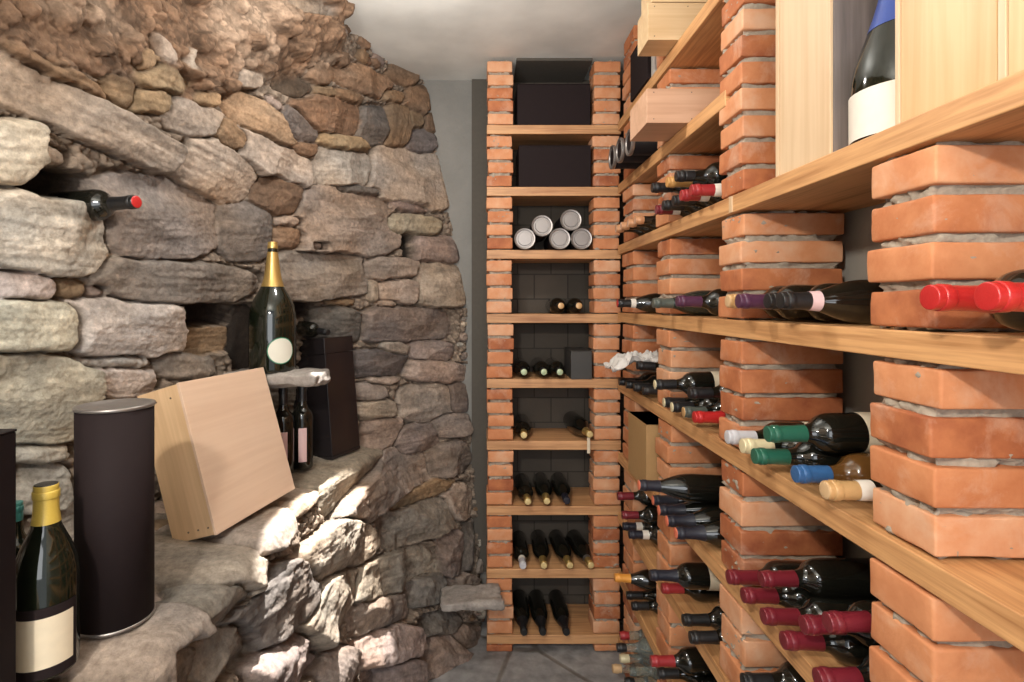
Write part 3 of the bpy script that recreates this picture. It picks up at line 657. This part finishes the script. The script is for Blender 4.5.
for px, Y, row, py in ((728, 1.226, 0, 567), (743, 1.149, 0, 584), (763, 1.072, 0, 605), (783, .995, 0, 629), (773, 1.109, 1, 579), (803, .952, 1, 629), (817, .905, 0, 678), (827, .888, 1.62, 622)):
    rb(MB_, 6, px, Y, row, py, 'dark red', cl=.068)
for px, Y, row in ((745, 1.226, 0), (760, 1.149, 0), (775, 1.072, 0), (757, 1.188, 1)):
    rb(MB_, 7, px, Y, row, None, 'black')
# bay between the second and third pillars
for px, Y, row, py, cap, kw in (
  (656, 1.723, 0, 215.6, 'dark red', dict(band=M_white)), (663, 1.647, 0, 211, 'black', {}), (673, 1.571, 0, 205, 'black', {}), (681, 1.495, 0, 201, 'red', dict(band=M_white)), (691, 1.427, 0, 194.5, 'red', dict(band=M_white, cl=.07)),
  (652, 1.685, 1, 188, 'black', {}), (667, 1.609, 1, 187, 'ochre', dict(cl=.07)), (676, 1.533, 1, 178, 'black', dict(cl=.05))):
    rb(CB, 3, px, Y, row, py, cap, **kw)
rb(CB, 4, 653, 1.70, 0, 303, 'grey', glass=M_pale, cl=.06, kind='burgundy'); rb(CB, 4, 677, 1.50, 0, 298, 'purple', cl=.065)
for px, Y, row, py, cap, kw in (
  (664, 1.70, 0, 404, 'black', dict(end='cream')), (672, 1.62, 0, 407, 'black', dict(end='cream')), (687, 1.54, 0, 412, 'grey', dict(end='tan')), (694, 1.46, 0, 417, 'bright red', dict(cl=.08)),
  (655, 1.66, 1, 387, 'black', dict(end='cream', label=M_cream)), (690, 1.50, 1, 396, 'black', dict(kind='bordeaux'))):
    rb(CB, 5, px, Y, row, py, cap, **kw)
for px, Y, row, py, cap in ((653, 1.72, 0, 504, 'dark blue'), (659, 1.638, 0, 511, 'dark blue'), (667, 1.556, 0, 523, 'dark blue'), (676, 1.474, 0, 534, 'dark blue')):
    rb(CB, 6, px, Y, row, py, cap, end=M_redend, cl=.075, kind='burgundy')
rb(CB, 6, 639, 1.60, 1.1, 485, 'dark blue', end=M_redend, cl=.06, kind='burgundy')
rb(CB, 7, 662, 1.70, 0, 590, 'red', label=M_cream, cl=.065); rb(CB, 7, 650, 1.645, .95, 575, 'dark blue', label=M_cream, cl=.08)
rb(CB, 7, 683, 1.53, 0, 622, 'black', cl=.07); rb(CB, 7, 690, 1.45, 0, 641, 'black', cl=.07)
rb(CB, 8, 658, 1.70, 0, 678, 'black'); rb(CB, 8, 674, 1.62, 0, None, 'black'); rb(CB, 8, 651, 1.66, 1, 661, 'red', cl=.07)
# corner bay between the third and fourth pillars
for px, Y, py in ((616, 2.155, 236), (621, 2.081, 232), (628, 2.007, 227), (635, 1.934, 222.6)): rb(FB, 3, px, Y, 0, py, 'copper', cl=.03)
rb(FB, 4, 617.5, 2.10, 0, 304.5, 'black', end='bright red', band=M_white, kind='burgundy'); 
for px, Y in ((619, 2.156), (626, 2.081), (634, 2.006), (644, 1.934)): rb(FB, 5, px, Y, 0, None, 'black', band=M_white if px > 640 else None)
rb(FB, 5, 637, 1.97, 1, 362, 'black')
rb(FB, 7, 623, 2.155, 0, 522, 'dark blue', band=M_white); rb(FB, 7, 629, 2.079, 0, 532, 'dark blue', band=M_white)
rb(FB, 7, 622, 2.117, 1, 515, 'dark red'); rb(FB, 7, 617.5, 2.155, 2, 508, 'dark red')
rb(FB, 8, 614.6, 2.12, 1., 573.5, 'orange', kind='burgundy', cl=.06, band=None)
rb(FB, 8, 640, 2.155, 0, None, 'black'); rb(FB, 8, 640, 2.079, 0, None, 'black')
for px, Y, row, cap in ((612.5, 2.155, 0, 'cork'), (625, 2.079, 0, 'black'), (640, 2.003, 0, 'silver'), (620, 2.117, 1, 'cream'), (630, 2.041, 1, 'glassy'), (620, 2.155, 2, 'red'), (617, 2.079, 2, 'black')):
    rb(FB, 9, px, Y, row, None, cap, glass=M_clear, cl=.035)
# back rack: necks towards the viewer
def bb(sh_, px, cap, row=0, kind='sparkling', Xb=None, end=None, py=None, **k):
    R = PROF[kind][2]; H = PROF[kind][1]; Yt = 2.752-H; X = (px-CX)/F0*Yt; Xb = X if Xb is None else Xb
    Xb = min(max(Xb, .137+R), .499-R); zc = EYE+LB[sh_-1]+R+.0005
    zt = zc if py is None else EYE-(py-CY)/F0*Yt
    o = bottle((Xb, 2.752, zc), (X, Yt, zt), kind=kind, cap=cap, end=end, **k); reg(('back rack', sh_), px, o, cap+' capped'); return o
bb(4, 561, 'black', end='tan', kind='bordeaux'); bb(4, 579, 'black', end='tan', kind='bordeaux')
for px in (524, 544, 560): bb(5, px, 'black', kind='bordeaux', end='pale green')
bb(6, 524, 'gold', kind='bordeaux', Xb=.19, end='ivory'); tb = bb(6, 590, 'gold', Xb=.44, end='ivory')
bb(7, 528, 'gold', kind='bordeaux', Xb=.19, end='ivory'); bb(7, 547, 'gold', kind='burgundy', Xb=.285, end='ivory'); bb(7, 567, 'dark blue', kind='burgundy')
bb(8, 523, 'white' if 'white' in CAP else 'silver', kind='bordeaux', Xb=.175, band=M_white); bb(8, 544, 'gold', Xb=.272, end='ivory', kind='burgundy'); bb(8, 570, 'gold', Xb=.362, end='ivory', kind='burgundy'); bb(8, 591, 'gold', Xb=.452, end='ivory', kind='burgundy', band=M_silver)
for px, xb in ((524, .172), (543, .262), (566.6, .362)): bb(9, px, 'black', Xb=xb, kind='burgundy', cl=.09)
ORD = ['leftmost', 'second from left', 'third from left', 'fourth from left', 'fifth from left', 'sixth from left', 'seventh from left', 'eighth from left']
RN = {3: 'third', 4: 'fourth', 5: 'fifth', 6: 'sixth', 7: 'seventh', 8: 'eighth', 9: 'lowest'}
for (bay, s_), L_ in registry.items():
    L_.sort(key=lambda q: q[0])
    for k, (px, o, desc) in enumerate(L_):
        extra_ = 'clear glass bottle' if s_ == 9 and bay == FB else 'wine bottle'
        tag(o, f'{desc} {extra_} {ORD[k]}, {bay}, on {RN[s_]} shelf' + (' down' if s_ < 9 else ''), 'bottle', f'bottles on the {RN[s_]} shelf in the {bay}')

# paper tag on the neck of a back rack bottle
pt = PX(590, 437, 2.425)
tagm = MB(); tagm.box((-.007, -.0012, -.072), (.007, 0, .0), .0005)
t_ = tagm.build('neck_tag', M_cream, None); t_.location = (pt[0]-.001, 2.452, pt[2]-.008); tag(t_, 'small paper strip hanging from the gold-capped bottle at right, sixth shelf of back rack', 'tag')

# silver-lidded tins on the back rack
def tin(loc, rot, r, Ln, label, group, dark=False):
    root = empty('gift_tube', loc, label, 'tube', group); root.rotation_euler = rot
    V, Fc = lathe([(0, 0), (r*.97, 0), (r*.97, Ln-.012), (0, Ln-.012)], 40); link_mesh('tube', V, Fc, M_black, root, True)
    V, Fc = lathe([(r*.98, Ln-.014), (r*1.02, Ln-.010), (r*1.02, Ln-.002), (r*.97, Ln), (r*.86, Ln-.001), (r*.82, Ln-.008), (r*.68, Ln-.008), (r*.64, Ln-.0035), (0, Ln-.0035)], 48)
    link_mesh('lid', V, Fc, M_silver, root, False)
    if dark:
        V, Fc = lathe([(r*.80, Ln-.0075), (r*.67, Ln-.0072), (r*.63, Ln-.0028), (0, Ln-.0028)], 40); link_mesh('end_disc', V, Fc, M_black, root)
    return root
zt0 = EYE+LB[2]
names5 = {(.186, .049): 'bottom left of the five', (.265, .108): 'upper left of the five', (.345, .049): 'bottom middle of the five', (.396, .134): 'upper right of the five', (.444, .049): 'bottom right of the five'}
for (x, z), nm in names5.items():
    tin((x, 2.745, zt0+z), (math.pi/2, 0, 0), 0.0475, .268, f'black gift tube with silver lid, {nm}, on the back rack', 'silver-lidded tubes on the back rack')
zs2 = EYE+LV[1]
for (x, y, z), nm in {(.50, 2.145, .047): 'farthest', (.505, 2.047, .047): 'middle', (.515, 1.949, .047): 'nearest'}.items():
    tin((.865, y, zs2+z), (0, -math.pi/2, 0), .0455, .865-x, f'black tube with metal rim, {nm} of three under the black box in corner bay', 'metal-rimmed tubes in the corner bay', True)

# ------------------------------------------------------------------ boxes in the racks
def carton(name, lo, hi, mat, label, cat='box', lid=True, r=.002, lidmat=None, rotz=0, axis='z', t=.03):
    lo, hi = Vector(lo), Vector(hi); c = Vector(((lo.x+hi.x)/2, (lo.y+hi.y)/2, lo.z))
    root = empty(name, c, label, cat); root.rotation_euler = (0, 0, rotz); a, b = lo-c, hi-c
    if axis == 'z':
        boxobj('box_body', a, (b.x, b.y, b.z-t), mat, root, r); boxobj('box_lid', (a.x-.001, a.y-.001, b.z-t+.0008), (b.x+.001, b.y+.001, b.z), lidmat or mat, root, r)
    return root
carton('dark_box', (.154, 2.512, EYE+LB[0]), (.490, 2.74, EYE+LB[0]+.195), M_dark, 'plain dark purple-black box on the topmost shelf of the back rack', t=.004)
carton('dark_box', (.161, 2.512, EYE+LB[1]), (.493, 2.74, EYE+LB[1]+.195), M_dark, 'plain dark purple-black box on the second shelf of the back rack', t=.004)
carton('dark_box', (.398, 2.492, EYE+LB[4]), (.494, 2.70, EYE+LB[4]+.13), plain('grey_black_card', (.045, .042, .038), .5), 'small square dark box beside three bottles, fifth shelf of back rack', t=.004)
carton('brown_carton', (.573, 1.925, EYE+LV[5]), (.84, 2.165, EYE+LV[5]+.233), M_brownbox, 'tall plain brown cardboard carton in the far right bay, sixth shelf down', t=.002)
carton('black_box', (.588, 1.958, EYE+LV[0]), (.84, 2.19, EYE+LV[0]+.185), M_dark, 'black box standing on the topmost right shelf near the corner', t=.004)
boxw = carton('white_carton', (.598, 1.915, EYE+LV[0]), (.84, 1.95, EYE+LV[0]+.16), M_grey, 'narrow pale grey carton between black box and wooden cases', t=.004)
# plank cases up on the topmost shelf: planks with battens
def plank_case(label, lo, hi, mat, n=1, axis='z', trim=True, group=None):
    lo, hi = Vector(lo), Vector(hi); c = Vector(((lo.x+hi.x)/2, (lo.y+hi.y)/2, lo.z)); root = empty('wooden_case', c, label, 'wooden case', group); a, b = lo-c, hi-c
    g = .0012; w = (b.z-a.z)/n
    m = MB()
    for k in range(n): m.box((a.x, a.y, a.z+w*k+g/2), (b.x, b.y, a.z+w*(k+1)-g/2), .0012)
    m.build('case_body', mat, root)
    m = MB()
    for q in range(8):
        x = a.x+.02+(b.x-a.x-.04)*(q % 4)/3; z = a.z+.012 if q < 4 else b.z-.012
        V, Fc = lathe([(0, 0), (.0018, 0), (.0018, .0012), (0, .0012)], 10); m.add(V, Fc, .5, Matrix.Translation((x, a.y+.0003, z)) @ Matrix.Rotation(math.pi/2, 4, 'X'))
    m.build('nail_heads', plain('steel_nail', (.20, .15, .12), .4, metal=.7), root)
    return root
plank_case('lower pale plank wine case on the topmost right shelf, jutting over the edge', (.503, 1.672, EYE+LV[0]), (.85, 1.785, EYE+LV[0]+.115), M_pineH, 1)
plank_case('upper pale plank wine case touching the ceiling above the topmost right shelf', (.515, 1.672, EYE+LV[0]+.1165), (.85, 1.785, EYE+LV[0]+.235), M_pineH, 1)
plank_case('flat wooden wine case jutting over the second shelf of the right rack', (.477, 1.596, EYE+LV[1]), (.85, 1.78, EYE+LV[1]+.102), M_pinkwood, 1)
# cases on the third shelf, nearest the camera
Z3s = EYE+LV[2]
def framed_case(label, y0, y1, x0, ztop, mat, side=None, seams=(), fr=.012):
    root = empty('wooden_case', ((x0+.86)/2, (y0+y1)/2, Z3s), label, 'wooden case', 'wooden cases on the third right shelf'); c = Vector(root.location)
    boxobj('case_body', Vector((x0+.006, y0, Z3s))-c, Vector((.862, y1, ztop))-c, side or mat, root, .002)
    boxobj('front_panel', Vector((x0, y0, Z3s+.0005))-c, Vector((x0+.0055, y1-fr-.001, ztop))-c, mat, root, .001)
    boxobj('edge_strip', Vector((x0-.002, y1-fr, Z3s+.0005))-c, Vector((x0+.0055, y1, ztop))-c, M_pinepale, root, .001)
    return root
framed_case('pale upright wooden case beside the second brick pillar, third right shelf', .948, 1.122, .602, ZC-.03, M_pinepale, M_greyplank)
framed_case('honey-coloured wooden case just right of the blue-necked large bottle', .640, .796, .602, ZC-.03, M_pine, fr=.008)
framed_case('honey-coloured wooden case at the far right edge of the third shelf', .36, .637, .602, ZC-.03, M_pine, fr=.010)
mg = bottle((.668, .872, Z3s+.0005), (.668, .872, Z3s+1), kind='wide', cap='dark blue', glass=M_glassG, cl=.165, label=M_white, lz=(.003, .078), arc=2*math.pi)
mg.rotation_quaternion = Quaternion((1, 0, 0, 0)); tag(mg, 'large upright bottle with blue foil and white label between the wooden cases', 'bottle')
CAPB = foil('cobalt_foil', (.03, .07, .32))
for c_ in mg.children:
    if c_.name.startswith('capsule'): c_.data = c_.data.copy(); c_.data.materials[0] = CAPB

# crumpled white paper on the corner bottles
n = 42; gx, gy = np.meshgrid(np.linspace(0, 1, n), np.linspace(0, 1, n))
cx = .475+gx*.20+.012*fbm(gx*4, gy*4, gx*0, 3, 5); cy = 1.985+gy*.165+.01*fbm(gx*4, gy*4, gx*0, 3, 8)
cz = EYE-.345+.092+.038*np.clip(gx*3, 0, 1)+.028*np.abs(fbm(gx*5, gy*6, gx*0, 3, 12))*2+.012*fbm(gx*14, gy*14, gx*0, 3, 13)
cl_V = np.stack([cx, cy, cz], -1).reshape(-1, 3); cF = [(j*n+i, j*n+i+1, (j+1)*n+i+1, (j+1)*n+i) for j in range(n-1) for i in range(n-1)]
co = link_mesh('crumpled_paper', cl_V, cF, plain('tissue_paper', (.60, .57, .54), .8), None, True)
md = co.modifiers.new('thick', 'SOLIDIFY'); md.thickness = .002
tag(co, 'crumpled white tissue paper lying on black bottles in the corner bay', 'paper')

# ------------------------------------------------------------------ things on the stone ledge
# plywood wine case leaning on the wall
root = empty('plywood_case', (-.665, 1.357, EYE-.573), 'plain plywood wine case leaning against the stone wall on the ledge', 'wooden case')
root.rotation_euler = (0, -math.radians(16.5), -math.radians(12.5))
TH_, HH, LL = .132, .388, .35
boxobj('case_body', (-TH_, 0.006, 0), (-.0085, LL, HH), M_plyside, root, .002)
boxobj('side_panel', (-TH_, 0, 0.0), (-.0085, .0055, HH), M_plyside, root, .001)
boxobj('front_panel', (-.008, -.001, -.002), (0, LL+.001, HH+.002), M_ply, root, .0015)
m = MB()
for (x, z) in ((-.08, .02), (-.05, .02), (-.02, .02), (-.035, HH-.03), (-.08, HH-.03)):
    V, Fc = lathe([(0, 0), (.0024, 0), (.0024, .0012), (0, .0012)], 10); m.add(V, Fc, .5, Matrix.Translation((x, 0, z)) @ Matrix.Rotation(math.pi/2, 4, 'X'))
m.build('nail_heads', plain('steel_nail', (.20, .15, .12), .4), root)
# tall round gift tin
x, y, z = -.693, 1.025, ZL
root = empty('gift_tin', (x, y, z), 'tall black cylindrical gift tin with silver rim on the stone ledge', 'tin')
R = .0635; H = .402
V, Fc = lathe([(0, .003), (R*.99, .003), (R*.99, H-.004), (0, H-.004)], 64); link_mesh('tin_body', V, Fc, M_dark, root, True)
for nm, z0, z1 in (('bottom_rim', 0, .005), ('top_lid', H-.006, H)):
    V, Fc = lathe([(0, z0), (R*1.02, z0), (R*1.02, z1), (R*.93, z1), (R*.90, z1-.003 if z0 else z1), (0, z1-.003 if z0 else z1)], 64); link_mesh(nm, V, Fc, M_silver, root, True)
# white-label bottle
b1 = bottle((-.711, .885, ZL), (-.705, .885, ZL+1), kind='burgundy', cap='yellow', glass=M_glassG, cl=.062, label=M_cream, lz=(.022, .102), arc=2.0, end='black', scale=1.0)
b1.rotation_quaternion = Quaternion((0, 0, 1), math.radians(30)); b1.scale = (1.12, 1.12, .985); tag(b1, 'dark bottle with yellow capsule and blank cream label on the stone ledge', 'bottle')
b1b = MB()
V, Fc = label_geo(PROF['burgundy'][2]-.0002, .006, .118, 2.3); link_mesh('black_label', V, Fc, M_dark, b1, True)
b2 = bottle((-.86, 1.00, ZL), (-.86, 1.00, ZL+1), kind='bordeaux', cap='teal', glass=M_glassG, cl=.045, label=M_cream, lz=(.15, .17)); b2.rotation_quaternion = Quaternion((1, 0, 0, 0)); b2.scale = (.75, .75, .75)
tag(b2, 'bottle with teal capsule half hidden behind the yellow-capped bottle', 'bottle')
carton('black_box', (-.83, .76, ZL), (-.686, .80, ZL+.407), M_black, 'tall thin black box at the far left edge of the stone ledge', t=.004)
# sparkling magnum
b3 = bottle((-.690, 1.77, EYE-.221), (-.69, 1.77, 3), kind='magnum', cap='gold', glass=M_glassG, cl=.148)
b3.rotation_quaternion = Quaternion((0, 0, 1), math.radians(42)); tag(b3, 'large sparkling wine bottle with gold foil and oval label on stone slab', 'bottle')
b3.location = (-.700, 1.805, EYE-.222)
n = 40; V = []; Fc = []
for ring, rr in enumerate((0, .25, .5, .75, .9, 1.)):
    for i in range(n):
        a = 2*math.pi*i/n; u, w = rr*.041*math.cos(a), rr*.040*math.sin(a); th = -math.pi/2+u/.0745
        V.append((.0754*math.cos(th), .0754*math.sin(th), .072+w))
for ring in range(5):
    for i in range(n): j = (i+1) % n; Fc.append((ring*n+i, (ring+1)*n+i, (ring+1)*n+j, ring*n+j))
lab = link_mesh('oval_label', V, Fc, plain('pale_label', (.66, .64, .55), .5), b3, True)
V2 = [(v[0]*.9965, v[1]*.9965, .062+(v[2]-.062)*1.07) for v in V]; V2 = [((v[0])*1., v[1], v[2]) for v in V2]
V2 = []
for ring, rr in enumerate((.9, 1.08)):
    for i in range(n):
        a = 2*math.pi*i/n; u, w = rr*.041*math.cos(a), rr*.040*math.sin(a); th = -math.pi/2+u/.0745; V2.append((.0751*math.cos(th), .0751*math.sin(th), .072+w))
link_mesh('label_border', V2, [(i, n+i, n+(i+1) % n, (i+1) % n) for i in range(n)], plain('green_ink', (.02, .16, .08), .5), b3, True)
# two dark bottles under the slab
for (x, y, l) in ((-.700, 1.90, 'left dark bottle with pink strip label beside the tall black box'), (-.655, 1.965, 'right dark bottle with pink strip label beside the tall black box')):
    o = bottle((x, y, ZL), (x, y, 3), kind='bordeaux', cap='black', label=M_pink, lz=(.03, .15), arc=.75); o.rotation_quaternion = Quaternion((0, 0, 1), .35)
    tag(o, l, 'bottle', 'dark bottles under the stone slab')
# tall black box with lid
root = empty('black_box', (-.572, 2.06, ZL), 'tall glossy black gift box with dark bottle lying on top, stone ledge', 'box')
root.rotation_euler = (0, -math.radians(5), -math.radians(22)); root.scale = (1.08, 1.08, 1)
M_gb = plain('glossy_black_card', (.016, .013, .014), .22, var=.1)
boxobj('box_body', (-.155, 0, .012), (0, .165, .40), M_gb, root, .002); boxobj('box_lid', (-.156, -.001, .4012), (.001, .166, .462), M_gb, root, .002); boxobj('base_trim', (-.156, -.001, 0), (.001, .166, .0115), M_gb, root, .002)
o = bottle((-.78, 2.16, ZL+.503), (-.585, 2.03, ZL+.485), kind='bordeaux', cap='black', scale=.8); tag(o, 'dark bottle lying on top of the tall black gift box', 'bottle')
# bottle in a gap of the wall
tp = PX(135, 202, 1.27); o = bottle((tp[0]-.288, tp[1]+.075, tp[2]-.004), tp, kind='bordeaux', cap='black', cl=.07, end='bright red'); tag(o, 'bottle with red-tipped neck poking out of a dark gap in the stones', 'bottle')
